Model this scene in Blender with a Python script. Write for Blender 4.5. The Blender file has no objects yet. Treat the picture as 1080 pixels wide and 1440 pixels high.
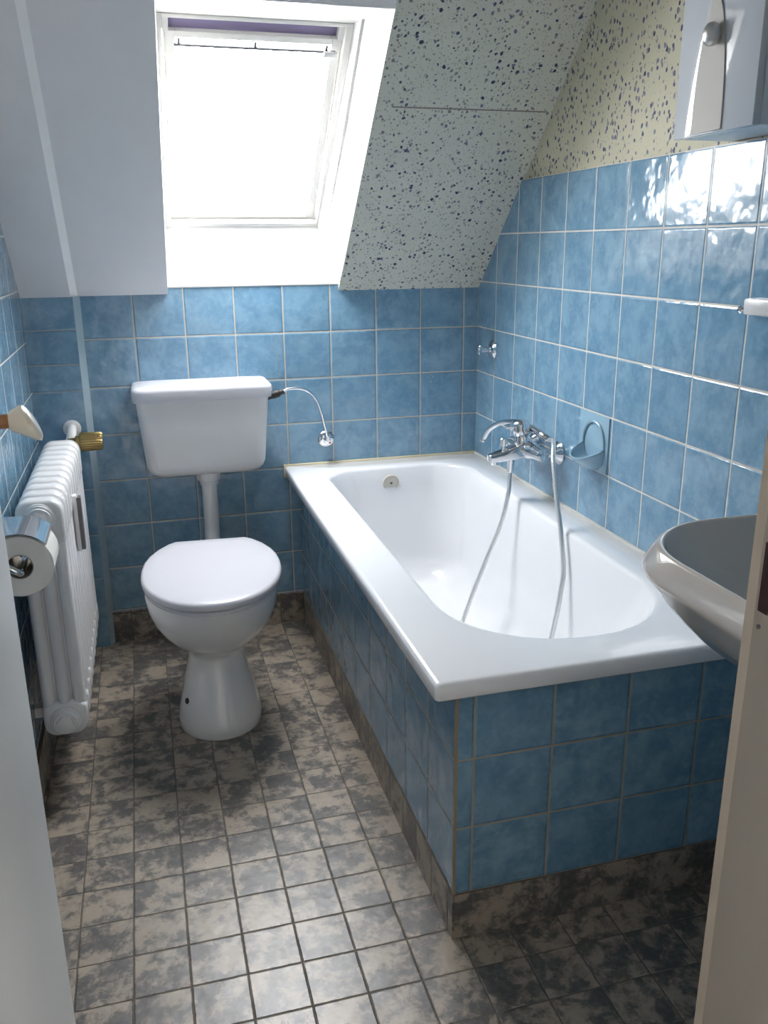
import bpy, bmesh, math, random
from mathutils import Vector, Matrix
random.seed(4)
S = bpy.context.scene
C = S.collection
PI = math.pi

# ------------------------------------------------------------------ camera, world, light, exposure
cam = bpy.data.cameras.new('camera'); co = bpy.data.objects.new('camera', cam); C.objects.link(co)
co.location = (-1.0812, -2.7435, 1.2405); co.rotation_euler = (1.2714, .0085, -.27)
cam.sensor_fit = 'HORIZONTAL'; cam.sensor_width = 36; cam.lens = 36 * 1216.3 / 1080; cam.clip_start = .02
S.camera = co
W = bpy.data.worlds.new('sky'); S.world = W; W.use_nodes = True
bg = W.node_tree.nodes['Background']; bg.inputs[0].default_value = (.97, .98, 1, 1); bg.inputs[1].default_value = 34
S.view_settings.view_transform = 'Standard'; S.view_settings.look = 'None'
S.view_settings.exposure = 0.16; S.view_settings.gamma = 1; S.view_settings.use_curve_mapping = False
# portal in the roof window opening: guides sky light, adds none of its own
def area(name, loc, rot, sx, sy, e, col=(1, 1, 1)):
    l = bpy.data.lights.new(name, 'AREA'); l.shape = 'RECTANGLE'; l.size = sx; l.size_y = sy; l.energy = e; l.color = col
    o = bpy.data.objects.new(name, l); C.objects.link(o); o.location = loc; o.rotation_euler = rot
    return o
po = area('window_portal', (-.755, -.16, 1.63), (math.radians(-45.5), 0, 0), .5, .7, 1)
po.data.cycles.is_portal = True
# unseen warm fill light added in the hallway behind the photographer
area('hall_fill', (-.9, -3.35, 2.33), (0, 0, 0), .3, .3, .25, (1, .80, .60))

ZK = 1.1247          # top of the knee wall
TZ = .1452           # tile pitch, vertical
def slope_z(y, off=0): return 1.1051 - .98 * y + off

# ------------------------------------------------------------------ node helpers
class NT:
    def __init__(s, name, rough=.5, spec=.5, coat=0):
        s.m = bpy.data.materials.new(name); s.m.use_nodes = True; s.t = s.m.node_tree
        s.p = s.t.nodes['Principled BSDF']
        s.p.inputs['Roughness'].default_value = rough; s.p.inputs['Specular IOR Level'].default_value = spec
        s.p.inputs['Coat Weight'].default_value = coat; s.p.inputs['Coat Roughness'].default_value = .04
        s._xyz = None
    def n(s, ty, **k):
        x = s.t.nodes.new(ty)
        for a, b in k.items(): setattr(x, a, b)
        return x
    def link(s, a, b): s.t.links.new(a, b)
    def setin(s, node, i, v):
        if v is None: return
        if hasattr(v, 'is_output') or isinstance(v, bpy.types.NodeSocket): s.link(v, node.inputs[i])
        else: node.inputs[i].default_value = v
    def obj(s):
        if not s._xyz: s._xyz = s.n('ShaderNodeTexCoord')
        return s._xyz.outputs['Object']
    def sep(s):
        x = s.n('ShaderNodeSeparateXYZ'); s.link(s.obj(), x.inputs[0]); return x.outputs
    def m_(s, op, a, b=None, c=None):
        x = s.n('ShaderNodeMath', operation=op); s.setin(x, 0, a); s.setin(x, 1, b); s.setin(x, 2, c); return x.outputs[0]
    def noise(s, vec, scale, detail=2, rough=.5, dist=0):
        x = s.n('ShaderNodeTexNoise'); s.link(vec, x.inputs['Vector'])
        x.inputs['Scale'].default_value = scale; x.inputs['Detail'].default_value = detail
        x.inputs['Roughness'].default_value = rough; x.inputs['Distortion'].default_value = dist
        return x.outputs['Fac']
    def ramp(s, f, a, b, ca=0., cb=1.):
        x = s.n('ShaderNodeMapRange'); x.interpolation_type = 'SMOOTHSTEP'; s.setin(x, 0, f)
        x.inputs[1].default_value = a; x.inputs[2].default_value = b; x.inputs[3].default_value = ca; x.inputs[4].default_value = cb
        return x.outputs[0]
    def mix(s, f, a, b, mode='MIX'):
        x = s.n('ShaderNodeMix', data_type='RGBA', blend_type=mode)
        s.setin(x, 0, f)
        for i, v in ((6, a), (7, b)):
            if isinstance(v, tuple): v = (*v[:3], 1)
            s.setin(x, i, v)
        return x.outputs[2]
    def comb(s, a, b, c=0.):
        x = s.n('ShaderNodeCombineXYZ'); s.setin(x, 0, a); s.setin(x, 1, b); s.setin(x, 2, c); return x.outputs[0]
    def white(s, vec):
        x = s.n('ShaderNodeTexWhiteNoise', noise_dimensions='3D'); s.link(vec, x.inputs['Vector']); return x.outputs
    def bump(s, h, strength, dist, prev=None):
        x = s.n('ShaderNodeBump'); x.inputs['Strength'].default_value = strength; x.inputs['Distance'].default_value = dist
        s.link(h, x.inputs['Height'])
        if prev is not None: s.link(prev, x.inputs['Normal'])
        s.link(x.outputs[0], s.p.inputs['Normal']); return x.outputs[0]
    def color(s, v): s.setin(s.p, 'Base Color', v if not isinstance(v, tuple) else (*v, 1))

def plain(name, col, rough=.5, metal=0, spec=.5, coat=0, var=.04, scale=12, bump=0):
    t = NT(name, rough, spec, coat); t.p.inputs['Metallic'].default_value = metal
    nz = t.noise(t.obj(), scale, 3)
    t.color(t.mix(nz, tuple(c * (1 - var) for c in col), tuple(min(1, c * (1 + var)) for c in col)))
    if bump: t.bump(t.noise(t.obj(), 260, 2), bump, .001)
    return t.m

def tile_mat(name, ua, u0, up, va, v0, vp, blue=True, grout=(.50, .46, .38), gw=.0022, vlist=None, seed=0.):
    """glazed square tiles; ua / va: 0 1 2 = x y z axis, u0 / v0 a joint, up / vp the pitch"""
    t = NT(name, .14, .65, .12); o = t.sep()
    def cell(ax, a0, p):
        q = t.m_('DIVIDE', t.m_('SUBTRACT', o[ax], a0), p)
        fl = t.m_('FLOOR', q); fr = t.m_('SUBTRACT', q, fl)
        e = t.m_('MULTIPLY', t.m_('MINIMUM', fr, t.m_('SUBTRACT', 1., fr)), p)
        return fl, fr, e
    if ua is None: fu, ru, eu = 0., .5, .1
    else: fu, ru, eu = cell(ua, u0, up)
    if vlist:
        ev = .2; fv = 0.
        for z in vlist:
            ev = t.m_('MINIMUM', ev, t.m_('ABSOLUTE', t.m_('SUBTRACT', o[va], z)))
            fv = t.m_('ADD', fv, t.m_('GREATER_THAN', o[va], z))
        rv = .5
    else: fv, rv, ev = cell(va, v0, vp)
    e = t.m_('MINIMUM', eu, ev)
    wob = t.m_('MULTIPLY', t.m_('SUBTRACT', t.noise(t.obj(), 55, 2), .5), .0012)
    e2 = t.m_('ADD', e, wob)
    g = t.ramp(e2, gw * .6, gw * 1.15, 1., 0.)
    rnd = t.white(t.comb(fu, fv, seed))
    off = t.n('ShaderNodeVectorMath', operation='MULTIPLY_ADD'); t.link(rnd['Color'], off.inputs[0]); off.inputs[1].default_value = (3, 3, 3); t.link(t.obj(), off.inputs[2])
    v = off.outputs[0]
    n1 = t.noise(v, 16, 6, .62, .3); n2 = t.noise(v, 70, 4, .6)
    if blue:
        base = t.mix(t.ramp(n1, .34, .66), (.125, .255, .375), (.220, .370, .490))
        base = t.mix(t.ramp(n2, .45, .75, 0, .35), base, (.32, .46, .55))
        base = t.mix(t.m_('MULTIPLY', rnd['Value'], .35), base, (.11, .24, .37))
    else:
        n3 = t.noise(v, 30, 6, .72, .25); n4 = t.noise(v, 11, 2)
        mask = t.ramp(t.m_('ADD', n3, t.m_('MULTIPLY', t.m_('SUBTRACT', n4, .5), .6)), .41, .60, 1., 0.)
        base = t.mix(mask, (.36, .300, .232), (.090, .084, .079))
        base = t.mix(t.ramp(n2, .42, .7, 0, .4), base, (.22, .20, .18))
        t.p.inputs['Roughness'].default_value = .34; t.p.inputs['Coat Weight'].default_value = 0
    t.color(t.mix(g, base, grout))
    r0 = .13 if blue else .36
    t.setin(t.p, 'Roughness', t.m_('MULTIPLY_ADD', g, .6, r0))
    # pillowed edge + hand made undulation + a slight tilt of every tile
    edge = t.ramp(e2, gw * .5, gw + (.0035 if blue else .0015), 0., 1.)
    wav = t.noise(v, 17 if blue else 25, 2.0, .45)
    h = t.m_('ADD', t.m_('MULTIPLY', edge, .0014), t.m_('MULTIPLY', wav, .0046 if blue else .0012))
    fine = t.m_('MULTIPLY', n2, .00018)
    tilt = t.m_('ADD', t.m_('MULTIPLY', t.m_('SUBTRACT', rnd['Value'], .5), t.m_('MULTIPLY', ru, .0022 if blue else .0008)), t.m_('MULTIPLY', t.m_('SUBTRACT', rnd['Color'] if False else t.white(t.comb(fv, fu, seed + 9.))['Value'], .5), t.m_('MULTIPLY', rv, .0040 if blue else .0008)))
    t.bump(t.m_('ADD', t.m_('ADD', h, fine), tilt), 1., 1.)
    return t.m

def speckle_mat(name, base=(.60, .60, .50)):
    t = NT(name, .6, .3)
    st = t.n('ShaderNodeVectorMath', operation='MULTIPLY'); t.link(t.obj(), st.inputs[0]); st.inputs[1].default_value = (1, 1, .78)
    wv = t.n('ShaderNodeTexNoise'); t.link(st.outputs[0], wv.inputs['Vector']); wv.inputs['Scale'].default_value = 120
    w2 = t.n('ShaderNodeVectorMath', operation='MULTIPLY_ADD'); t.link(wv.outputs['Color'], w2.inputs[0]); w2.inputs[1].default_value = (.007,) * 3; t.link(st.outputs[0], w2.inputs[2])
    nz = t.noise(t.obj(), 9, 4)
    col = t.mix(nz, tuple(c * .9 for c in base), tuple(c * 1.06 for c in base))
    for sc, hi, a, b, keep in ((210, .42, (.42, .42, .40), (.46, .44, .33), .35), (120, .40, (.27, .28, .33), (.38, .36, .27), .40), (85, .38, (.15, .16, .25), (.26, .25, .22), .42), (72, .36, (.045, .04, .10), (.09, .10, .17), .58)):
        vo = t.n('ShaderNodeTexVoronoi'); t.link(w2.outputs[0], vo.inputs['Vector']); vo.inputs['Scale'].default_value = sc
        sp = t.n('ShaderNodeSeparateColor'); t.link(vo.outputs['Color'], sp.inputs[0])
        rad = t.ramp(sp.outputs[0], keep, 1., 0., hi)
        mk = t.m_('LESS_THAN', vo.outputs['Distance'], rad)
        col = t.mix(mk, col, t.mix(sp.outputs[1], a, b))
    t.color(col)
    t.bump(t.noise(t.obj(), 200, 3), .3, .0012)
    return t.m

M = {}
M['tile_back'] = tile_mat('back_tile', 0, -.0511, .15, 2, ZK, TZ, seed=1.)
M['tile_right'] = tile_mat('right_tile', 1, -.1494, .15, 2, ZK, TZ, seed=2., grout=(.62, .60, .54))
M['tile_left'] = tile_mat('left_tile', 1, -.09, .15, 2, ZK, TZ, seed=3., grout=(.58, .56, .50))
M['tile_chase'] = tile_mat('chase_tile', None, 0, 1, 2, 0, 1, vlist=[1.012, .912, .833, .655, .53, .38, .235], seed=4., grout=(.30, .36, .38))
M['tile_panel'] = tile_mat('panel_tile', 0, -.5847, .15, 2, .3797, .1404, seed=5., grout=(.33, .29, .22))
M['tile_side'] = tile_mat('side_tile', 1, -1.512, .15, 2, .3797, .1404, seed=6., grout=(.33, .30, .22))
M['floor'] = tile_mat('floor_tile', 0, -.9964, .0984, 1, -1.1947, .0984, blue=False, grout=(.15, .132, .11), gw=.0013)
M['skirt_x'] = tile_mat('skirting_x', 0, -.9964, .0984, None or 2, .0993, .3, blue=False, grout=(.16, .12, .08), gw=.0018, seed=8.)
M['skirt_y'] = tile_mat('skirting_y', 1, -1.1947, .0984, 2, .0993, .3, blue=False, grout=(.16, .12, .08), gw=.0018, seed=9.)
M['speckle'] = speckle_mat('speckled_paper', (.62, .63, .55))
M['speckle2'] = speckle_mat('speckled_paper_gable', (.56, .53, .39))
M['paint'] = plain('white_wall_paint', (.76, .76, .77), .6, bump=.25)
M['gloss_paint'] = plain('white_gloss_paint', (.82, .81, .78), .3, coat=.3)
M['ceiling'] = plain('ceiling_paint', (.78, .77, .75), .7)
M['porcelain'] = plain('white_porcelain', (.80, .80, .80), .10, spec=.6, coat=.4, var=.01)
M['enamel'] = plain('white_enamel', (.84, .85, .87), .12, spec=.6, coat=.2, var=.01)
M['plastic'] = plain('white_plastic', (.66, .66, .66), .28, var=.01)
M['seat_plastic'] = plain('seat_plastic', (.60, .60, .64), .22, var=.01)
M['grey_ceramic'] = plain('warm_grey_ceramic', (.58, .53, .48), .08, spec=.6, coat=.5, var=.02)
M['radiator'] = plain('radiator_paint', (.80, .79, .79), .22, coat=.3, var=.02)
M['chrome'] = plain('chrome', (.75, .76, .78), .09, 1, var=.03, scale=30)
M['brushed'] = plain('dull_metal', (.55, .54, .52), .35, 1, var=.06, scale=40)
M['brass'] = plain('brass', (.42, .31, .13), .28, 1, var=.1, scale=60)
M['hosemetal'] = plain('hose_metal', (.80, .80, .80), .38, 1, var=.03, scale=200)
M['black'] = plain('black_rubber', (.02, .02, .02), .5)
M['darkgrey'] = plain('dark_grey_plastic', (.10, .10, .11), .4)
M['paper'] = plain('toilet_paper', (.78, .77, .73), .9, spec=.1, bump=.4)
M['card'] = plain('cardboard', (.30, .27, .23), .9, spec=.1)
M['soap'] = plain('soap_dish_glaze', (.27, .43, .54), .12, coat=.5, var=.06, scale=30)
M['wood'] = plain('varnished_wood', (.30, .14, .05), .35, var=.25, scale=50)
M['cream'] = plain('cream_knob', (.72, .66, .55), .25, coat=.3)
M['door'] = plain('door_paint', (.74, .76, .76), .32, var=.02)
M['jamb'] = plain('jamb_paint', (.36, .325, .28), .42, var=.04, bump=.15)
M['cabinet'] = plain('cabinet_lacquer', (.60, .63, .67), .05, spec=.7, coat=.8, var=.01)
M['inlay'] = plain('cabinet_inlay', (.50, .48, .44), .65, var=.03)
M['flap'] = plain('purple_grey_flap', (.24, .20, .34), .5)
M['sealant'] = plain('yellowed_sealant', (.66, .58, .40), .5, var=.25, scale=14)
M['overflow'] = plain('overflow_plate', (.62, .58, .51), .4)
M['hall'] = plain('hall_paint', (.30, .27, .24), .7)
M['red'] = plain('red_mark', (.5, .04, .04), .4)
gl = bpy.data.materials.new('window_glass'); gl.use_nodes = True; nt = gl.node_tree; nt.nodes.clear()
a = nt.nodes.new('ShaderNodeBsdfTransparent'); b = nt.nodes.new('ShaderNodeBsdfGlossy'); b.inputs['Roughness'].default_value = .02
mx = nt.nodes.new('ShaderNodeMixShader'); ot = nt.nodes.new('ShaderNodeOutputMaterial')
mx.inputs[0].default_value = .05; nt.links.new(a.outputs[0], mx.inputs[1]); nt.links.new(b.outputs[0], mx.inputs[2]); nt.links.new(mx.outputs[0], ot.inputs[0])
M['glass'] = gl

# ------------------------------------------------------------------ mesh helpers
def obj(name, bm, mats, parent=None, sharp=38, bevel=0, segs=2):
    if bevel:
        ed = [e for e in bm.edges if len(e.link_faces) == 2 and e.calc_face_angle(0) > math.radians(35)]
        bmesh.ops.bevel(bm, geom=ed, offset=bevel, segments=segs, profile=.5, affect='EDGES', clamp_overlap=True)
    bmesh.ops.recalc_face_normals(bm, faces=bm.faces)
    for f in bm.faces: f.smooth = True
    for e in bm.edges:
        e.smooth = not (len(e.link_faces) == 2 and e.calc_face_angle(0) > math.radians(sharp))
    me = bpy.data.meshes.new(name); bm.to_mesh(me); bm.free()
    for m in (mats if isinstance(mats, list) else [mats]): me.materials.append(m)
    o = bpy.data.objects.new(name, me); C.objects.link(o)
    if parent: o.parent = parent
    return o
def tag(o, label=None, cat=None, group=None, kind=None):
    if label: o['label'] = label
    if cat: o['category'] = cat
    if group: o['group'] = group
    if kind: o['kind'] = kind
    return o
def thing(name, label, cat, loc=(0, 0, 0), rz=0, kind=None):
    # children keep their world placement: their meshes are written about the thing's base
    o = bpy.data.objects.new(name, None); C.objects.link(o); o.location = loc; o.rotation_euler = (0, 0, rz)
    o.empty_display_size = .05
    return tag(o, label, cat, kind=kind)
def part(name, bm, mats, t, label=None, world=True, **k):
    """mesh coordinates are given in world space unless world=False"""
    if world:
        if t.parent is None: Mi = Matrix.Translation(t.location) @ Matrix.Rotation(t.rotation_euler.z, 4, 'Z')
        else: Mi = Matrix.Translation(t.parent.location) @ Matrix.Rotation(t.parent.rotation_euler.z, 4, 'Z')
        bmesh.ops.transform(bm, matrix=Mi.inverted(), verts=bm.verts)
    o = obj(name, bm, mats, t, **k)
    if label: o['label'] = label
    return o
def box(bm, x0, x1, y0, y1, z0, z1, mi=0):
    v = [bm.verts.new((x, y, z)) for x in (x0, x1) for y in (y0, y1) for z in (z0, z1)]
    for f in ((0, 1, 3, 2), (4, 6, 7, 5), (0, 4, 5, 1), (2, 3, 7, 6), (0, 2, 6, 4), (1, 5, 7, 3)):
        bm.faces.new([v[i] for i in f]).material_index = mi
    return bm
def boxm(*a): return box(bmesh.new(), *a)
def prism(bm, pts, ax, a, b, mi=0):
    """pts: polygon in the two axes other than ax (order x y z), extruded from a to b"""
    def P(p, t):
        q = list(p); q.insert(ax, t); return bm.verts.new(q)
    A = [P(p, a) for p in pts]; B = [P(p, b) for p in pts]; n = len(pts)
    bm.faces.new(A).material_index = mi; bm.faces.new(B[::-1]).material_index = mi
    for i in range(n): bm.faces.new((A[i], B[i], B[(i + 1) % n], A[(i + 1) % n])).material_index = mi
    return bm
def loft(bm, loops, closed=True, cap0=True, cap1=True, mi=0):
    R = [[bm.verts.new(p) for p in l] for l in loops]
    n = len(loops[0])
    for a, b in zip(R, R[1:]):
        for i in range(n if closed else n - 1):
            bm.faces.new((a[i], a[(i + 1) % n], b[(i + 1) % n], b[i])).material_index = mi
    if closed and cap0: bm.faces.new(R[0][::-1]).material_index = mi
    if closed and cap1: bm.faces.new(R[-1]).material_index = mi
    return bm
def rrect(x0, x1, y0, y1, r, z, n=10):
    """rounded rectangle loop, r = (r00, r10, r11, r01) radii or one number; same count of points whatever the radii"""
    if not isinstance(r, tuple): r = (r,) * 4
    out = []
    for (cx, cy, sx, sy, rr, a0) in ((x0, y0, 1, 1, r[0], PI), (x1, y0, -1, 1, r[1], 1.5 * PI), (x1, y1, -1, -1, r[2], 0), (x0, y1, 1, -1, r[3], .5 * PI)):
        for i in range(n + 1):
            a = a0 + i / n * PI / 2
            out.append((cx + sx * rr + rr * math.cos(a), cy + sy * rr + rr * math.sin(a), z))
    return out
def smooth_path(pts, n=8):
    P = [Vector(p) for p in pts]; P = [P[0] * 2 - P[1]] + P + [P[-1] * 2 - P[-2]]; out = []
    for i in range(1, len(P) - 2):
        a, b, c, d = P[i - 1:i + 3]
        for k in range(n):
            t = k / n
            out.append(.5 * ((2 * b) + (c - a) * t + (2 * a - 5 * b + 4 * c - d) * t * t + (3 * b - a - 3 * c + d) * t ** 3))
    out.append(P[-2]); return out
def resample(P, step):
    out = [P[0]]; acc = 0
    for a, b in zip(P, P[1:]):
        L = (b - a).length; s = step - acc
        while s <= L and L > 0:
            out.append(a.lerp(b, s / L)); s += step
        acc = (acc + L) % step
    out.append(P[-1]); return out
def tube(bm, P, r, n=12, cap=True, mi=0):
    """r number or function of index fraction"""
    P = [Vector(p) for p in P]; T = []
    for i in range(len(P)):
        T.append((P[min(i + 1, len(P) - 1)] - P[max(i - 1, 0)]).normalized())
    u = T[0].orthogonal().normalized(); loops = []
    for i, p in enumerate(P):
        u = (u - T[i] * u.dot(T[i])).normalized(); w = T[i].cross(u)
        rr = r[i] if isinstance(r, (list, tuple)) else r
        loops.append([p + (u * math.cos(2 * PI * k / n) + w * math.sin(2 * PI * k / n)) * rr for k in range(n)])
    return loft(bm, loops, cap0=cap, cap1=cap, mi=mi)
def lathe(bm, p0, axis, prof, n=28, mi=0):
    """prof: (distance along axis, radius)"""
    A = Vector(axis).normalized(); u = A.orthogonal().normalized(); w = A.cross(u); p0 = Vector(p0)
    return loft(bm, [[p0 + A * d + (u * math.cos(2 * PI * k / n) + w * math.sin(2 * PI * k / n)) * max(r, .0002) for k in range(n)] for d, r in prof], mi=mi)
def struct(name, bm, mats, **k):
    o = obj(name, bm, mats, **k); o['kind'] = 'structure'; return o

XL = -1.405; YF = -2.22; YT = -1.512; XT = -.619; ZT = ZK + 2 * TZ
# ------------------------------------------------------------------ setting
struct('floor', boxm(XL - .1, .1, YF - 1.5, .1, -.1, 0), M['floor'])
bm = bmesh.new(); box(bm, XL - .1, .1, 0, .16, 0, ZK)
struct('wall_back', bm, M['tile_back'])
# right wall: tiles up to ZT (following the slope), speckled paper above
bm = bmesh.new(); ys = -(ZT - 1.1051) / .98
prism(bm, [(.0, 0), (.0, ZK), (ys, ZT), (YF, ZT), (YF, 0)], 0, 0, .1, 0)
prism(bm, [(.0, ZK), (ys, ZT), (YF, ZT), (YF, 2.35), (-1.2, 2.35), (0, slope_z(0) + .1)], 0, .007, .1, 1)
struct('wall_right', bm, [M['tile_right'], M['speckle2']])
bm = bmesh.new()
prism(bm, [(.0, 0), (.0, ZK), (ys, ZT), (YF, ZT), (YF, 0)], 0, XL, XL - .1, 0)
prism(bm, [(.0, ZK), (ys, ZT), (YF, ZT), (YF, 2.35), (-1.2, 2.35), (0, slope_z(0) + .1)], 0, XL - .007, XL - .1, 1)
struct('wall_left', bm, [M['tile_left'], M['paint']])
# roof slope with window opening: x -.995..-.47, y -.655..0
HX0, HX1, HY = -.995, -.472, -.652
bm = bmesh.new()
def slab(x0, x1, y0, y1, mi):
    prism(bm, [(y0, slope_z(y0)), (y1, slope_z(y1)), (y1, slope_z(y1, .14)), (y0, slope_z(y0, .14))], 0, x0, x1, mi)
slab(XL - .1, HX0, .02, -1.30, 0); slab(HX1, .1, .02, -1.30, 1); slab(HX0, HX1, HY, -1.30, 0)
struct('ceiling', bm, [M['paint'], M['speckle']])
# paper seam on the slope, a hair-thin raised lap
bm = bmesh.new(); slab_y = -.475
prism(bm, [(-.4755, slope_z(-.4755, -.0009)), (-.4735, slope_z(-.4735, -.0009)), (-.4735, slope_z(-.4735, .002)), (-.4755, slope_z(-.4755, .002))], 0, -.43, -.005)
struct('trim_1', bm, plain('paper_seam', (.22, .20, .17), .8))
struct('ceiling_flat', boxm(XL - .1, .1, YF - 1.5, -1.2, 2.345, 2.42), M['ceiling'])
# boxed-in corner and its continuation on the slope
bm = bmesh.new(); CH = [(XL, 0), (XL, -.030), (-1.264, -.030), (-1.246, 0)]
prism(bm, CH, 2, 0, 1.105)
bm.faces.ensure_lookup_table()
for f in bm.faces:
    f.normal_update()
    if abs(f.normal.x) > .3 and abs(f.normal.y) > .3: f.material_index = 1
struct('wall_corner', bm, [M['tile_chase'], plain('corner_strip', (.36, .46, .52), .3)])
prof = [(XL, .012), (XL, -.0297), (-1.269, -.0297), (-1.250, .001), (-1.250, .012)]
bm = loft(bmesh.new(), [[(x, y, slope_z(y, o)) for x, o in prof] for y in (-.0012, -.3, -.6, -.9, -1.25)])
box(bm, XL, -1.264, -.0302, -.001, 1.1052, 1.12)
for f in bm.faces:
    f.normal_update()
    if abs(f.normal.x) > .35 and abs(f.normal.y) > .1 and f.calc_center_median().x > -1.27: f.material_index = 1
struct('trim_2', bm, [M['paint'], plain('corner_bead', (.93, .93, .92), .4)], sharp=20)
# front wall with the doorway
DX0, DX1, DZ = -1.235, -.591, 2.02
bm = bmesh.new()
box(bm, XL - .1, DX0 - .02, YF - .13, YF, 0, 2.4); box(bm, DX1 + .02, .1, YF - .13, YF, 0, 2.4); box(bm, DX0 - .02, DX1 + .02, YF - .13, YF, DZ, 2.4)
struct('wall_front', bm, M['tile_panel'])
bm = bmesh.new()
prism(bm, [(DX1, -2.40), (DX1, -2.164), (DX1 - .005, -2.158), (DX1 + .002, -2.154), (DX1 + .05, -2.154), (DX1 + .05, -2.22), (DX1 + .021, -2.22), (DX1 + .021, -2.40)], 2, 0, DZ)
box(bm, DX0 - .02, DX0, -2.36, -2.215, 0, DZ); box(bm, DX0 - .02, DX1 + .02, -2.36, -2.215, DZ - .02, DZ)
struct('trim_3', bm, M['jamb'])
struct('wall_hall', box(box(box(bmesh.new(), XL - .45, XL - .35, -3.75, YF - .1, 0, 2.4), .35, .45, -3.75, YF - .1, 0, 2.4), XL - .45, .45, -3.85, -3.75, 0, 2.4), M['hall'])
struct('floor_hall', box(box(bmesh.new(), XL - .45, XL - .1, -3.75, YF, -.1, 0), .1, .45, -3.75, YF, -.1, 0), M['floor'])
struct('ceiling_hall', box(box(bmesh.new(), XL - .45, XL - .1, -3.75, YF, 2.345, 2.42), .1, .45, -3.75, YF, 2.345, 2.42), M['ceiling'])
# tiled bath surround and skirtings
bm = bmesh.new()
prism(bm, [(XT, 0), (XT, YT), (XT + .03, YT + .03), (XT + .03, 0)], 2, .0993, .522, 0)
prism(bm, [(XT, YT), (0, YT), (0, YT + .03), (XT + .03, YT + .03)], 2, .0993, .522, 1)
struct('wall_tub', bm, [M['tile_side'], M['tile_panel']])
struct('baseboard_tub', box(boxm(XT - .0015, XT + .04, YT - .0015, -.009, 0, .0985), XT + .03, 0, YT - .0014, YT + .04, 0, .0985), [M['skirt_y']])
struct('baseboard_back', boxm(-1.2505, XT - .0015, -.009, 0, 0, .104), M['skirt_x'])
struct('baseboard_left', boxm(XL, XL + .008, -2.2, -.03, 0, .0985), M['skirt_y'])
# thin grout line along the panel corner
struct('trim_4', boxm(XT - .001, XT + .004, YT - .001, YT + .004, 0, .521), plain('corner_grout', (.30, .24, .15), .8))

# ------------------------------------------------------------------ roof window
lin = [((HX0, -.004, 1.126), (-.985, 0, 1.300)), ((HX1, -.004, 1.126), (-.535, 0, 1.300)),
       ((HX1, HY - .004, 1.747), (-.524, -.456, 1.753)), ((HX0, HY - .004, 1.747), (-.985, -.456, 1.753))]
bm = bmesh.new()
out = [(-.02, .012, -.01), (.02, .012, -.01), (.02, -.01, .02), (-.02, -.01, .02)]
for i in range(4):
    j = (i + 1) % 4
    q = [lin[i][0], lin[j][0], lin[j][1], lin[i][1]]; o4 = [out[i], out[j], out[j], out[i]]
    A = [bm.verts.new(p) for p in q]; B = [bm.verts.new(tuple(a + b for a, b in zip(p, d))) for p, d in zip(q, o4)]
    bm.faces.new(A); bm.faces.new(B[::-1])
    for k in range(4): bm.faces.new((A[k], B[k], B[(k + 1) % 4], A[(k + 1) % 4]))
# roof build-up around the shaft keeps daylight to the opening
struct('trim_5', bm, M['gloss_paint'])
bm = bmesh.new()
for x0, x1, y0, y1 in ((-1.7, -.99, .25, -.75), (-.515, .2, .25, -.75), (-.99, -.515, -.505, -.75)):
    dz = .14 if y0 > 0 else .19
    prism(bm, [(y0, slope_z(y0, dz)), (y1, slope_z(y1, dz)), (y1, slope_z(y1, .24)), (y0, slope_z(y0, .24))], 0, x0, x1)
box(bm, -1.7, .2, .002, .25, 1.0, 1.295)
struct('ceiling_roof', bm, M['ceiling'])
nrm = Vector((0, .6999, .7142)); vup = Vector((0, -.7142, .6999)); w0 = Vector((-.985, 0, 1.305))
win = thing('window_1', 'bright roof window in the white part of the slope', 'window', tuple(w0), kind='structure')
WM = Matrix.Translation(w0) @ Matrix(((1, 0, 0, 0), (0, vup.y, nrm.y, 0), (0, vup.z, nrm.z, 0), (0, 0, 0, 1)))
def wbox(bm, u0, u1, v0, v1, n0, n1):
    k = len(bm.verts); box(bm, u0, u1, v0, v1, n0, n1); bm.verts.ensure_lookup_table()
    for v in bm.verts[k:]: v.co = WM @ v.co
    return bm
def wring(u0, u1, v0, v1, wl, wr, wb, wt, n0, n1):
    bm = bmesh.new()
    wbox(bm, u0, u0 + wl, v0, v1, n0, n1); wbox(bm, u1 - wr, u1, v0, v1, n0, n1)
    wbox(bm, u0 + wl, u1 - wr, v0, v0 + wb, n0, n1); wbox(bm, u0 + wl, u1 - wr, v1 - wt, v1, n0, n1); return bm
part('window_frame', wring(-.004, .464, -.004, .645, .014, .018, .014, .010, -.008, .06), M['gloss_paint'], win, bevel=.0015)
sash = part('sash', wring(.015, .442, .014, .592, .026, .022, .016, .0165, .010, .05), M['gloss_paint'], win, bevel=.002)
part('pane', wbox(bmesh.new(), .035, .430, .022, .590, .030, .034), M['glass'], sash)
fl = part('ventilation_flap', wbox(bmesh.new(), .0105, .446, .588, .635, .024, .032), M['flap'], win, 'purple-grey flap')
bm = None
for u in (.0115, .432): part('flap_bracket', wbox(bmesh.new(), u, u + .014, .592, .6345, .004, .024), M['gloss_paint'], win)
rl = part('blind_rail', wbox(bmesh.new(), .038, .430, .5605, .5655, .000, .005), M['darkgrey'], win)
for u in (.046, .228, .404): part('rail_clip', wbox(bmesh.new(), u, u + .006, .5655, .5785, .001, .005), M['darkgrey'], rl)
part('rail_end', wbox(bmesh.new(), .400, .434, .5535, .5675, -.008, -.0005), M['plastic'], rl, bevel=.002)

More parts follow.
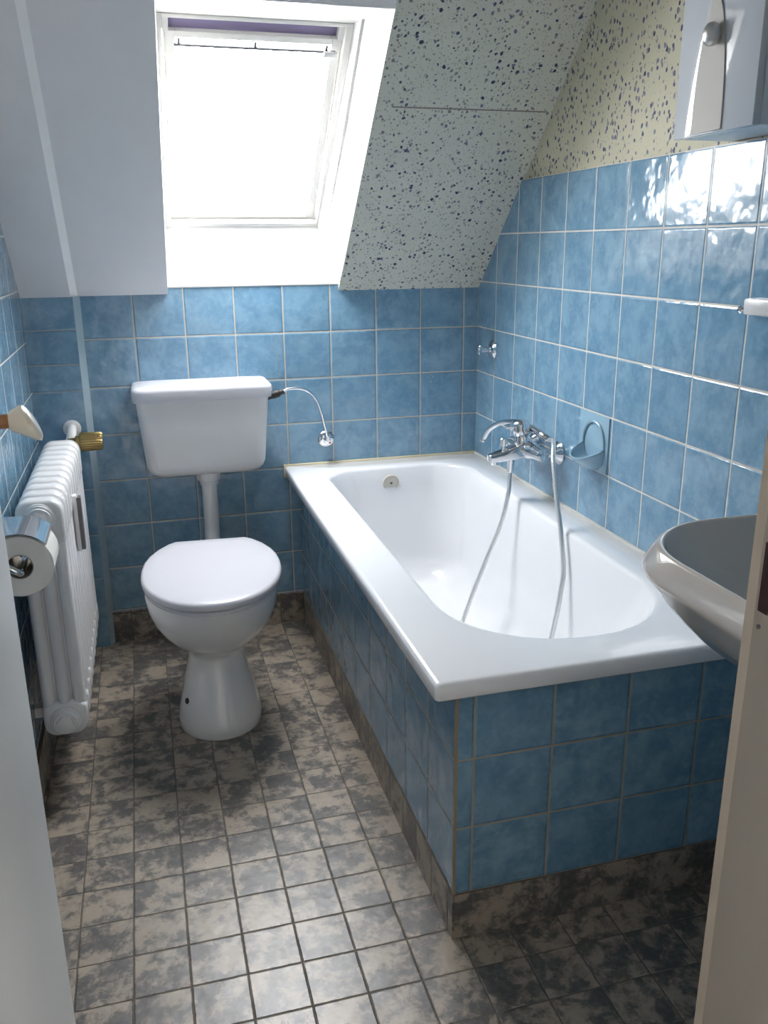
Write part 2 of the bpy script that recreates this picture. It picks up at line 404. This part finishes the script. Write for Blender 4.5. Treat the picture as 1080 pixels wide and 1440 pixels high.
# ------------------------------------------------------------------ door leaf standing open on the left
dr = thing('door_1', 'white door standing open along the left wall', 'door', (-1.226, -2.21, 0), kind='structure')
hx, hy = -1.226, -2.21; fx, fy = -1.269, -1.62
L = math.hypot(fx - hx, fy - hy); ang = math.atan2(fy - hy, fx - hx)
DM = Matrix.Translation((hx, hy, 0)) @ Matrix.Rotation(ang, 4, 'Z')     # local x along the leaf, -y is the room face
def dtr(bm):
    bmesh.ops.transform(bm, matrix=DM, verts=bm.verts); return bm
part('door_leaf', dtr(boxm(0, L, 0, .038, .008, 2.0)), M['door'], dr, bevel=.0025)
hd = part('door_handle', dtr(lathe(bmesh.new(), (L - .045, .0, 1.047), (0, -1, 0), [(0, .024), (.004, .024), (.006, .012), (.007, .0085), (.030, .0085)], 24)), M['wood'], dr, 'brown handle neck')
bm = bmesh.new()
loops = []
for d, rx, rz, dz in ((.026, .0095, .0095, 0), (.029, .0125, .0125, 0), (.034, .015, .015, 0), (.042, .020, .019, -.001), (.048, .024, .021, -.003), (.053, .0235, .020, -.005), (.056, .018, .014, -.006), (.057, .006, .005, -.006)):
    loops.append([(L - .045 + rx * math.cos(a), -d + .42 * max(0, d - .030) / .027 * rz * math.sin(a), 1.047 + dz + rz * math.sin(a)) for a in [2 * PI * k / 28 for k in range(28)]])
loft(bm, loops)
part('knob', dtr(bm), M['cream'], hd, 'cream flared knob')
# strike opening in the right jamb
sk = thing('strike_recess', 'dark bolt slot with a screw in the door jamb', 'door hardware', (DX1, -2.18, .96))
bm = boxm(DX1 - .0008, DX1 + .004, -2.180, -2.168, .938, 1.00)
part('slot', bm, plain('slot_dark', (.035, .012, .012), .6), sk)
part('screw', lathe(bmesh.new(), (DX1 + .001, -2.1715, .924), (-1, 0, 0), [(0, .0022), (.0022, .0022), (.003, .001)], 14), M['darkgrey'], sk)

# ------------------------------------------------------------------ bathtub
tub = thing('bathtub', 'white enamelled bathtub built in behind blue tiles', 'bathtub', (-.33, -.77, 0))
X0, X1, Y0, Y1, TZT = -.667, -.002, -1.543, -.002, .551
def tl(ins, z, r): return rrect(X0 + ins, X1 - ins * .1, Y0 + ins, Y1 - ins * .1, r, z, 12)
loops = [tl(.05, .515, .004), tl(.030, .516, .004), tl(.004, .518, .006), tl(0, .522, .008), tl(0, .543, .008), tl(.0015, .5475, .008), tl(.005, .5502, .009), tl(.011, .551, .01)]
bx0, bx1, by0, by1 = -.556, -.096, -1.437, -.109
def bl(il, ir, if_, ib, z, sc=1.):
    return rrect(bx0 + il, bx1 - ir, by0 + if_, by1 - ib, (.225 * sc, .225 * sc, .115 * sc, .11 * sc), z, 12)
loops += [bl(-.012, -.012, -.012, -.012, .551), bl(-.006, -.006, -.006, -.006, .5500), bl(-.0015, -.0015, -.0015, -.0015, .547), bl(.002, .002, .003, .002, .541)]
for t in (.12, .25, .4, .55, .7):
    z = .541 - t * .37
    loops.append(bl(.002 + t * .055, .002 + t * .055, .003 + t * .22, .002 + t * .06, z, 1 - t * .1))
for k in range(1, 8):
    a = k / 7 * PI / 2; t = .7 + .22 * math.sin(a) * .55; rr = .075
    z = .282 - .095 * math.sin(a) - .014 * (k / 7); ins = .04 + rr * (1 - math.cos(a))
    loops.append(bl(ins, ins, .157 + rr * (1 - math.cos(a)) * 1.4, .044 + rr * (1 - math.cos(a)), z, .93 - .25 * k / 7))
loops.append(bl(.16, .16, .42, .30, .170, .2))
bm = loft(bmesh.new(), loops, cap0=False)
part('shell', bm, M['enamel'], tub, sharp=70)
part('wall_sealant', boxm(-.0075, 0, Y0 + .1, 0, .549, .5555), plain('pale_sealant', (.62, .61, .56), .5, var=.12, scale=14), tub)
bm = boxm(X0 - .003, X1, -.0095, 0, .549, .5565)
box(bm, X0 - .004, X0 + .004, -.012, -.002, .515, .556)
part('sealant_strip', bm, M['sealant'], tub, 'yellowed sealant', bevel=.002)
ov = part('overflow_plate', lathe(bmesh.new(), (-.338, -.1185, .499), (0, -1, -.12), [(-.004, .0275), (.003, .0275), (.0045, .026), (.0045, .0235), (.0035, .0225), (.004, .014), (.0055, .010), (.0055, .004)], 32), M['overflow'], tub, 'round beige overflow plate')
part('screw', lathe(bmesh.new(), (-.338, -.1235, .4985), (0, -1, -.12), [(0, .0042), (.0015, .0042), (.002, .003)], 12), M['darkgrey'], ov)
for x, z, w_ in ((-.155, .602, 'upper'), (-.162, .584, 'lower')):  # pale discs painted in as small sparkles on the back wall tiles
    tag(obj('sparkle_mark', lathe(bmesh.new(), (x, 0, z + .218), (0, -1, 0), [(0, .0035), (.001, .003), (.0018, .001)], 10), M['soap']),
        w_ + ' of two tiny pale painted sparkles on the back wall tiles above the bathtub', 'sparkle', 'sparkles on the back wall')

# ------------------------------------------------------------------ mixer, hand shower, hose
mx_ = thing('bath_mixer', 'chrome bath mixer tap mounted on the blue right wall', 'tap', (0, -.557, .69))
for y in (-.632, -.482):
    bm = lathe(bmesh.new(), (0, y, .69), (-1, 0, 0), [(0, .030), (.004, .032), (.010, .027), (.018, .017), (.024, .013), (.05, .012)], 28)
    part('wall_flange', bm, M['chrome'], mx_)
bm = lathe(bmesh.new(), (-.062, -.66, .69), (0, 1, 0), [(0, .008), (.002, .0165), (.018, .0175), (.045, .0185), (.075, .026), (.12, .026), (.15, .0185), (.185, .0175), (.204, .0165), (.206, .008)], 28)
part('mixer_body', bm, M['chrome'], mx_)
# flat cast spout reaching out over the tub
loops = []
for x, hw, z0, z1, in ((-.058, .024, .672, .712), (-.085, .026, .668, .708), (-.11, .024, .664, .700), (-.14, .0185, .660, .690), (-.165, .0155, .658, .683), (-.176, .0145, .659, .681), (-.179, .011, .662, .678)):
    l = rrect(-.557 - hw, -.557 + hw, z0, z1, min(.007, hw * .5), 0, 4)
    loops.append([(x, p[0], p[1]) for p in l])
sp = part('spout', loft(bmesh.new(), loops), M['chrome'], mx_)
part('aerator', lathe(bmesh.new(), (-.160, -.557, .660), (0, 0, -1), [(0, .012), (.008, .012), (.010, .009)], 20), M['chrome'], sp)
part('diverter_knob', lathe(bmesh.new(), (-.135, -.557, .688), (0, 0, 1), [(0, .005), (.014, .005), (.015, .010), (.034, .0105), (.037, .008)], 20), M['chrome'], mx_)
part('neck', lathe(bmesh.new(), (-.078, -.557, .700), (-.12, 0, 1), [(0, .022), (.02, .022), (.024, .0205), (.032, .020)], 28), M['chrome'], mx_)
lv = part('lever', lathe(bmesh.new(), (-.082, -.557, .733), (-.12, 0, 1), [(0, .022), (.003, .0245), (.026, .0245), (.034, .0225), (.040, .015), (.042, .004)], 28), M['chrome'], mx_)
bm = tube(bmesh.new(), [(-.095, -.557, .755), (-.118, -.557, .7565), (-.128, -.557, .756), (-.130, -.557, .756)], [.009, .008, .0068, .002], 14)
part('lever_arm', bm, M['chrome'], lv)
part('red_blue_mark', lathe(bmesh.new(), (-.0865, -.5820, .748), (-1, 0, 0), [(0, .0022), (.0015, .0022)], 10), M['darkgrey'], lv)
cr = part('cradle', tube(bmesh.new(), [(-.062, -.505, .70), (-.058, -.500, .715), (-.056, -.498, .727)], [.008, .008, .010], 14), M['chrome'], mx_)
for s in (-1, 1): part('fork', tube(bmesh.new(), [(-.056, -.498, .724), (-.056 + s * .0145, -.498, .731), (-.056 + s * .0165, -.498, .750)], [.0035, .0035, .003], 8), M['chrome'], cr)
part('hose_outlet', lathe(bmesh.new(), (-.112, -.557, .668), (0, 0, -1), [(0, .011), (.014, .011), (.016, .0095), (.04, .0095), (.043, .0075)], 20), M['chrome'], mx_)
hs = thing('hand_shower', 'chrome hand shower resting on the cradle of the bath tap', 'hand shower', (-.06, -.5, .745))
hp = smooth_path([(-.043, -.640, .735), (-.044, -.60, .739), (-.048, -.55, .744), (-.056, -.50, .747), (-.068, -.455, .746), (-.084, -.410, .736), (-.099, -.370, .712), (-.107, -.345, .680)], 6)
n = len(hp); rad = [.0085 if i < 4 else (.0115 if i < 21 else max(.0078, .0115 - (i - 21) * .0007)) for i in range(n)]
part('handle', tube(bmesh.new(), hp, rad, 18), M['chrome'], hs)
part('shower_head', lathe(bmesh.new(), (-.108, -.343, .683), (-.12, .28, -1), [(0, .008), (.005, .0095), (.010, .012), (.014, .012), (.015, .010)], 24), M['chrome'], hs)
part('hose_nut', lathe(bmesh.new(), (-.043, -.632, .7358), (-.02, -1, -.12), [(0, .009), (.002, .0115), (.018, .0115), (.022, .008)], 12), M['chrome'], hs)
hose = [(-.112, -.557, .63), (-.116, -.562, .605), (-.125, -.579, .570), (-.150, -.594, .49), (-.196, -.611, .40), (-.245, -.630, .300), (-.285, -.655, .222), (-.33, -.74, .186), (-.34, -.86, .180), (-.30, -.97, .181),
        (-.235, -1.01, .205), (-.185, -.985, .285), (-.155, -.965, .370), (-.138, -.947, .422), (-.124, -.928, .47), (-.113, -.883, .548), (-.104, -.831, .625), (-.099, -.807, .668), (-.092, -.778, .712), (-.076, -.745, .738), (-.056, -.700, .741), (-.0435, -.656, .733)]
P = resample(smooth_path(hose, 14), .0024); pat = [.0057, .0062, .0063, .0062]
tag(obj('shower_hose', tube(bmesh.new(), P, [pat[i % 4] for i in range(len(P))], 12), M['hosemetal'], sharp=60), 'ribbed silver shower hose looping from the tap down into the bathtub', 'hose')

# shut-off valve up on the right wall
sv = thing('shutoff_valve', 'chrome stop valve on the right wall near the back corner', 'valve', (0, -.145, .921))
part('flange', lathe(bmesh.new(), (0, -.145, .918), (-1, 0, 0), [(0, .030), (.005, .031), (.011, .026), (.016, .014), (.018, .010)], 28), M['chrome'], sv)
part('stem', lathe(bmesh.new(), (-.014, -.145, .919), (-1, 0, 0), [(0, .010), (.018, .009), (.020, .011), (.034, .011)], 20), M['chrome'], sv)
bm = bmesh.new(); prof = [(0, .010), (.002, .020), (.010, .022), (.014, .018), (.016, .006)]
lps = []
for d, r in prof: lps.append([(-.046 - d, -.145 + r * (1 + .10 * math.cos(5 * a)) * math.cos(a), .920 + r * (1 + .10 * math.cos(5 * a)) * math.sin(a)) for a in [2 * PI * k / 40 for k in range(40)]])
part('knob', loft(bm, lps), M['chrome'], sv)

# soap dish
sd = thing('soap_dish', 'pale blue ceramic soap dish set among the right wall tiles', 'soap dish', (0, -.817, .76))
bm = boxm(-.0035, 0, -.890, -.7425, .6905, .8330)
part('back_plate', bm, M['soap'], sd, bevel=.003)
bm = bmesh.new(); loops = []; N = 28
def dish(u, k):   # u 0..1 across, k ring 0..n
    a = PI * u; yc = -.822; return a, yc
rings = [  # (half width, depth, z at wall side, lip droop, offset)
    (.012, .006, .690, .690), (.030, .022, .696, .694), (.046, .040, .708, .704), (.054, .052, .728, .716), (.056, .058, .745, .722),
    (.055, .0585, .752, .7255), (.051, .055, .754, .7265), (.048, .051, .748, .722), (.044, .043, .735, .716), (.034, .030, .722, .711), (.018, .016, .716, .711)]
for hw, dp, zw, zl in rings:
    l = []
    for i in range(N + 1):
        a = PI * i / N
        s = math.sin(a) ** .8
        l.append((-.004 - dp * s, -.822 + hw * math.cos(a), zw + (zl - zw) * s))
    loops.append(l)
loft(bm, loops, closed=False)
bowl = part('bowl', bm, M['soap'], sd, sharp=60)
# raised arch framing the hollow behind the bowl
pts = [(-.005, -.822 + .053 * math.cos(a), .752 + (.062 if math.sin(a) > 0 else 0) * math.sin(a) ** .9) for a in [PI * k / 20 for k in range(21)]]
part('arch_rim', tube(bmesh.new(), pts, .0045, 10), M['soap'], sd)

# ------------------------------------------------------------------ toilet
TX, TY, TR = -.942, -.300, -.065
toilet = thing('toilet', 'white floor-standing toilet with closed lid against the back wall', 'toilet', (TX, TY, 0), TR)
def egg(hw, yf, yb, z, wb=.55, n=44, ymid=None, pw=2.0):
    """plan outline: rounded front at yf (negative), narrower flat back at yb"""
    ym = ymid if ymid is not None else yf + hw * 1.1
    out = []
    for i in range(n):
        a = 2 * PI * i / n
        c, s = math.cos(a), math.sin(a)
        ex = 2 / pw
        x = hw * (abs(c) ** ex) * (1 if c > 0 else -1)
        if s < 0: y = ym + (ym - yf) * (-(abs(s) ** ex))
        else:
            y = ym + (yb - ym) * (abs(s) ** (ex * .75)); x *= (1 - (1 - wb) * s ** 2.2)
        out.append((x, y, z))
    return out
secs = [(.110, -.405, -.02, 0, .7), (.1125, -.408, -.02, .006, .7), (.112, -.407, -.02, .030, .7), (.104, -.397, -.02, .065, .7), (.091, -.376, -.03, .11, .7), (.080, -.352, -.03, .155, .7),
        (.0745, -.336, -.03, .195, .75), (.0785, -.342, -.03, .218, .75), (.094, -.368, -.02, .238, .7), (.118, -.402, -.01, .262, .62), (.140, -.434, 0, .292, .58), (.157, -.458, 0, .325, .56), (.167, -.472, 0, .358, .55), (.1705, -.477, 0, .385, .55), (.1705, -.477, 0, .396, .55), (.166, -.473, 0, .401, .55)]
bm = loft(bmesh.new(), [egg(h, f, b, z - .009 * min(1, max(0, (z - .17) / .1)), w) for h, f, b, z, w in secs])
bowl = part('bowl', bm, M['porcelain'], toilet, world=False, sharp=60)
def lidloop(s, z, yshift=0):
    """lid outline: straight short back, slanted shoulders, rounded front"""
    pts = []
    W_, F_, Yw = .181, -.497, -.235
    base = [(.098, 0.0), (.118, -.018), (.145, -.062), (.166, -.115), (.177, -.165), (.181, -.215)]
    R = [(x, y) for x, y in base]
    for k in range(1, 15):
        a = k / 14 * PI / 2
        R.append((W_ * math.cos(a) ** .92 if k < 14 else 0, Yw + (F_ - Yw) * math.sin(a) ** 1.0))
    Lh = [(-x, y) for x, y in R[:-1]][::-1]
    out = R + Lh
    cy = -.25
    return [(x * s * 1.012 + .003, cy + (y - cy) * s + yshift - .006, z - .009) for x, y in out]
ring = loft(bmesh.new(), [lidloop(.955, .4015), lidloop(.975, .404), lidloop(.975, .412), lidloop(.96, .4145)])
part('seat_ring', ring, M['seat_plastic'], toilet, world=False, sharp=60)
lid = loft(bmesh.new(), [lidloop(.965, .4155), lidloop(.995, .4165), lidloop(1.004, .421), lidloop(1.0, .429), lidloop(.985, .4345), lidloop(.955, .437), lidloop(.80, .4395), lidloop(.5, .4405), lidloop(.15, .4408)])
part('seat_lid', lid, M['seat_plastic'], toilet, world=False, sharp=60)
for s in (-1, 1): part('hinge', lathe(bmesh.new(), (s * .075, .004, .389), (0, 0, 1), [(0, .012), (.022, .012), (.026, .009)], 16), M['seat_plastic'], toilet, world=False)
part('floor_screw', lathe(bmesh.new(), (-.0805, -.330, .085), (-.85, -.6, .2), [(0, .0095), (.006, .009), (.009, .005)], 14), M['black'], toilet, 'black screw cap', world=False)

# cistern
cis = thing('cistern', 'white plastic toilet cistern hanging on the back wall', 'cistern', (-.921, 0, .57))
def cl(hw, dp, z, r=.03, xs=0): return rrect(-.921 - hw + xs, -.921 + hw + xs, -dp, -.001, (r, r, .004, .004), z, 8)
loops = [cl(.128, .105, .573), cl(.150, .122, .5745, .034), cl(.164, .132, .580, .036), cl(.173, .139, .591, .036), cl(.1785, .1435, .607, .035), cl(.1815, .146, .64, .034), cl(.186, .150, .70, .033), cl(.192, .1545, .77, .032), cl(.195, .157, .812, .031)]
part('tank', loft(bmesh.new(), loops), M['plastic'], cis, sharp=60)
loops = [cl(.196, .158, .806, .031), cl(.2035, .1635, .8065, .031), cl(.205, .165, .812, .032), cl(.206, .166, .835, .032), cl(.2045, .1645, .842, .033), cl(.200, .160, .8465, .034), cl(.190, .150, .849, .03), cl(.14, .1, .8505, .02)]
part('tank_lid', loft(bmesh.new(), loops), M['seat_plastic'], cis, sharp=60)
fp = thing('flush_pipe', 'white flush pipe running from the cistern down behind the toilet lid', 'pipe', (-.917, -.075, .35))
part('pipe', tube(bmesh.new(), smooth_path([(-.917, -.075, .56), (-.917, -.075, .50), (-.917, -.075, .42), (-.918, -.078, .37), (-.921, -.10, .335), (-.926, -.16, .325), (-.933, -.25, .325), (-.935, -.31, .325)], 6), .0235, 24), M['plastic'], fp)
part('collar', lathe(bmesh.new(), (-.917, -.075, .574), (0, 0, -1), [(0, .034), (.003, .0365), (.022, .0365), (.028, .035), (.030, .030), (.045, .027)], 28), M['plastic'], fp)

ws = thing('water_supply', 'thin chrome supply pipe curving from the cistern to its wall valve', 'pipe', (-.526, 0, .633))
part('pipe', tube(bmesh.new(), smooth_path([(-.668, -.06, .806), (-.650, -.055, .812), (-.615, -.05, .8105), (-.585, -.045, .797), (-.560, -.042, .765), (-.545, -.04, .72), (-.536, -.038, .68), (-.529, -.034, .648)], 7), .0048, 12), M['chrome'], ws)
part('connector', lathe(bmesh.new(), (-.727, -.062, .790), (1, 0, .28), [(0, .0105), (.02, .0105), (.024, .0125), (.045, .0125), (.048, .009), (.062, .008)], 14), M['black'], ws, 'black rubber connector')
part('wall_rosette', lathe(bmesh.new(), (-.526, 0, .633), (0, -1, 0), [(0, .0265), (.005, .0275), (.010, .024), (.014, .013)], 30), M['chrome'], ws)
part('valve_body', lathe(bmesh.new(), (-.527, -.008, .634), (0, -1, 0), [(0, .010), (.028, .010), (.030, .007)], 18), M['chrome'], ws)
part('red_mark', lathe(bmesh.new(), (-.520, -.0372, .627), (0, -1, 0), [(0, .0035), (.001, .003)], 12), M['red'], ws, 'small red mark')
part('valve_nut', lathe(bmesh.new(), (-.5275, -.034, .632), (0, 0, 1), [(0, .007), (.016, .0075), (.018, .005)], 8), M['chrome'], ws)

# ------------------------------------------------------------------ radiator
ra = thing('radiator', 'white ribbed column radiator standing off the left wall', 'radiator', (-1.32, -.55, .13))
NS = 11; Y_near, Y_far = -.805, -.205; pitch = (Y_far - Y_near) / (NS - 1)
RX0, RX1 = -1.378, -1.278; ZB, ZTOP = .150, .722
def section_bm(y, near):
    bm = bmesh.new(); h = pitch * .43
    for z0, z1, rt, rb in ((ZTOP - .105, ZTOP, .030, .020), (ZB, ZB + .085, .02, .03)):
        lp = []
        for d, s in ((-h, .008), (-h * .80, .0025), (-h * .4, 0), (h * .4, 0), (h * .80, .0025), (h, .008)):
            l = rrect(RX0 + s, RX1 - s, z0 + s, z1 - s, (max(rb - s, .003), max(rb - s, .003), max(rt - s, .003), max(rt - s, .003)), 0, 6)
            lp.append([(p[0], y + d, p[1]) for p in l])
        loft(bm, lp)
    for cx in (RX0 + .0165, (RX0 + RX1) / 2, RX1 - .0165):
        lp = []
        for z in (ZB + .04, ZB + .09, ZTOP - .13, ZTOP - .05):
            lp.append([(cx + .0155 * math.cos(a), y + h * .86 * math.sin(a), z) for a in [2 * PI * k / 20 for k in range(20)]])
        loft(bm, lp)
    # web between the columns, set back
    box(bm, RX0 + .02, RX1 - .02, y - .004, y + .004, ZB + .05, ZTOP - .06)
    # hubs to the next section
    for z in (ZTOP - .055, ZB + .042): lathe(bm, (-1.328, y - pitch * .5, z), (0, 1, 0), [(0, .024), (pitch, .024)], 18)
    return bm
for i in range(NS):
    part('section', section_bm(Y_near + i * pitch, i == 0), M['radiator'], ra, sharp=50)
for z, nm in ((ZTOP - .040, 'end_plug'), (ZB + .042, 'end_plug')):
    e = part(nm, lathe(bmesh.new(), (-1.328, Y_near - pitch * .40, z), (0, -1, 0), [(0, .034), (.006, .034), (.009, .031), (.012, .031), (.014, .027), (.018, .026)], 30), M['radiator'], ra)
    part('hexagon', lathe(bmesh.new(), (-1.328, Y_near - pitch * .40 - .016, z), (0, -1, 0), [(0, .020), (.008, .0195), (.009, .017)], 6), M['radiator'], e)
vt = part('air_vent', lathe(bmesh.new(), (-1.3265, Y_near - pitch * .40 - .020, ZTOP - .050), (0, -1, -.1), [(0, .009), (.012, .009), (.014, .007)], 18), M['radiator'], ra)
part('vent_opening', lathe(bmesh.new(), (-1.3265, Y_near - pitch * .40 - .0335, ZTOP - .0514), (0, -1, -.1), [(0, .0055), (.0015, .005)], 16), M['black'], vt, 'black opening')
hm = part('heat_meter', boxm(-1.280, -1.268, -.594, -.570, .521, .664), M['radiator'], ra, bevel=.003)
part('meter_strip', boxm(-1.2690, -1.2600, -.5952, -.572, .526, .659), M['darkgrey'], hm, 'dark grey strip')
vp = part('valve_pipe', tube(bmesh.new(), smooth_path([(-1.322, -.17, .667), (-1.322, -.12, .668), (-1.315, -.09, .685), (-1.306, -.07, .712), (-1.306, -.045, .722), (-1.306, -.028, .722)], 6), .014, 18), M['radiator'], ra)
part('valve_body', lathe(bmesh.new(), (-1.315, -.115, .697), (1, 0, 0), [(0, .012), (.02, .014), (.022, .019), (.034, .019), (.036, .016)], 22), M['brass'], ra, 'brass valve')
lps = []
for d, r in ((.0, .018), (.003, .026), (.008, .027), (.060, .0255), (.066, .022), (.067, .006)):
    lps.append([(-1.284 + d, -.115 + r * (1 + (.045 if k % 4 < 2 else 0)) * math.cos(2 * PI * k / 96), .697 + r * (1 + (.045 if k % 4 < 2 else 0)) * math.sin(2 * PI * k / 96)) for k in range(96)])
part('valve_knob', loft(bmesh.new(), lps), M['brass'], ra, 'ribbed brass knob', sharp=25)
part('escutcheon', lathe(bmesh.new(), (-1.306, -.03, .722), (0, -1, 0), [(0, .026), (.004, .026), (.008, .018)], 24), M['radiator'], ra)
for y in (-.74, -.27): part('wall_bracket', boxm(XL, RX0 + .012, y - .012, y + .012, .165, .19), M['radiator'], ra)

# ------------------------------------------------------------------ toilet paper and holder
TPx, TPz, TY0, TY1 = -1.311, .730, -1.272, -1.172
roll = thing('toilet_roll', 'white toilet paper roll on the chrome holder at the left wall', 'toilet paper', (TPx, -1.22, TPz))
bm = bmesh.new(); N = 48; ro, ri = .0535, .0215
prof = [(ri, TY0 + .001), (ri + .002, TY0), (ro - .002, TY0), (ro, TY0 + .002), (ro, TY1 - .002), (ro - .002, TY1), (ri, TY1), (ri, TY0 + .001)]
lps = [[(TPx + r * math.cos(2 * PI * k / N), y, TPz + r * math.sin(2 * PI * k / N)) for k in range(N)] for r, y in prof]
loft(bm, lps, cap0=False, cap1=False)
part('paper', bm, M['paper'], roll)
prof = [(ri - .0002, TY0 + .001), (ri - .0016, TY0 + .001), (ri - .0016, TY1 - .001), (ri - .0002, TY1 - .001)]
lps = [[(TPx + r * math.cos(2 * PI * k / N), y, TPz + r * math.sin(2 * PI * k / N)) for k in range(N)] for r, y in prof]
part('core', loft(bmesh.new(), lps, cap0=False, cap1=False), M['card'], roll)
ho = thing('toilet_roll_holder', 'chrome toilet roll holder with curved cover on the left wall', 'holder', (XL, -1.22, .79))
bm = bmesh.new(); prof2 = [(XL + .004, .790)]
for k in range(0, 12):
    a = math.radians(100 - k * 5.6); prof2.append((TPx + .059 * math.cos(a), TPz + .059 * math.sin(a)))
lp = []
for x, z in prof2: lp.append([(x, TY0 - .006, z), (x, TY0 - .0065, z + .0012), (x, TY1 + .003, z + .0012), (x, TY1 + .003, z)])
loft(bm, lp)
part('cover', bm, M['chrome'], ho, sharp=50)
part('wall_plate', boxm(XL, XL + .006, TY0 + .01, TY1 - .01, .71, .80), M['chrome'], ho, bevel=.002)
bm = tube(bmesh.new(), smooth_path([(XL + .004, TY0 + .02, .765), (XL + .012, TY0 - .006, .765), (-1.365, TY0 - .013, .758), (TPx - .02, TY0 - .014, .738), (TPx, TY0 - .010, TPz - .006), (TPx, TY0 + .01, TPz - .008), (TPx, TY1 - .01, TPz - .008)], 6), .006, 14)
part('arm', bm, M['chrome'], ho)

# ------------------------------------------------------------------ wash basin at the right
wb = thing('wash_basin', 'warm grey ceramic wash basin on the right wall', 'wash basin', (0, -1.94, .69))
def sl(ins, z, rr=.16, x1=0., yi=None):
    yi = ins if yi is None else yi
    r = max(rr - ins * .55, .03)
    return rrect(-.459 + ins, x1, -2.200 + yi, -1.668 - yi, (r, .004, .004, r), z, 12)
loops = [sl(.21, .655), sl(.18, .660), sl(.15, .674), sl(.105, .698), sl(.067, .728), sl(.040, .756), sl(.021, .780), sl(.010, .797), sl(.003, .806), sl(0, .812), sl(.001, .8175), sl(.005, .826), sl(.010, .835), sl(.015, .843), sl(.019, .8465), sl(.0225, .8465, x1=-.04),
         sl(.025, .843, x1=-.05), sl(.029, .832, x1=-.07), sl(.042, .810, x1=-.09), sl(.075, .770, x1=-.11), sl(.115, .730, x1=-.14), sl(.165, .710, x1=-.18), sl(.21, .704, x1=-.23)]
part('basin', loft(bmesh.new(), loops), M['grey_ceramic'], wb, sharp=60)

# ------------------------------------------------------------------ cabinet above, small bracket at the right wall
cb = thing('wall_cabinet', 'small glossy white cabinet on the speckled wall above the blue tiles', 'cabinet', (0, -1.35, 1.415))
part('body', boxm(-.105, .0065, -1.462, -1.247, 1.418, 1.90), plain('cabinet_white', (.62, .68, .72), .25), cb, bevel=.002)
dv = part('door', boxm(-.120, -.106, -1.463, -1.245, 1.4175, 1.90), M['cabinet'], cb, bevel=.0015)
# lens-shaped inlay with a round knob
bm = bmesh.new(); lps = []
pts = []
zt_, zb_ = 1.632, 1.4205; yc = -1.345
for k in range(17):
    t = k / 16; z = zb_ + (zt_ - zb_) * t; hw = .042 * (1 - t ** 2.3) ** .62 if t < 1 else 0
    hw = max(hw, .0015); pts.append((yc + .003 - hw, z))
R = [(yc + .003 + (yc + .003 - y), z) for y, z in pts][::-1]
prism(bm, pts + R, 0, -.1225, -.1185)
part('inlay', bm, M['inlay'], dv, 'beige lens-shaped inlay', bevel=.0006, segs=1)
part('knob', lathe(bmesh.new(), (-.121, -1.352, 1.568), (-1, 0, 0), [(0, .007), (.004, .008), (.006, .0165), (.012, .0185), (.018, .017), (.023, .011), (.025, .003)], 28), M['brushed'], dv, 'grey round knob')
br = thing('shelf_bracket', 'chrome ball pin holding a white block at the right wall', 'bracket', (0, -1.36, 1.123))
part('pin', lathe(bmesh.new(), (0, -1.353, 1.122), (-1, 0, 0), [(0, .0095), (.002, .0095), (.004, .0035), (.014, .003), (.016, .006), (.021, .007), (.025, .003)], 18), M['chrome'], br)
part('rod', tube(bmesh.new(), [(-.019, -1.355, 1.121), (-.023, -1.375, 1.119), (-.026, -1.40, 1.118), (-.028, -1.47, 1.117)], .0028, 10), M['chrome'], br)
part('block', boxm(-.052, -.014, -1.50, -1.400, 1.117, 1.146), M['plastic'], br, 'white plastic block', bevel=.005)
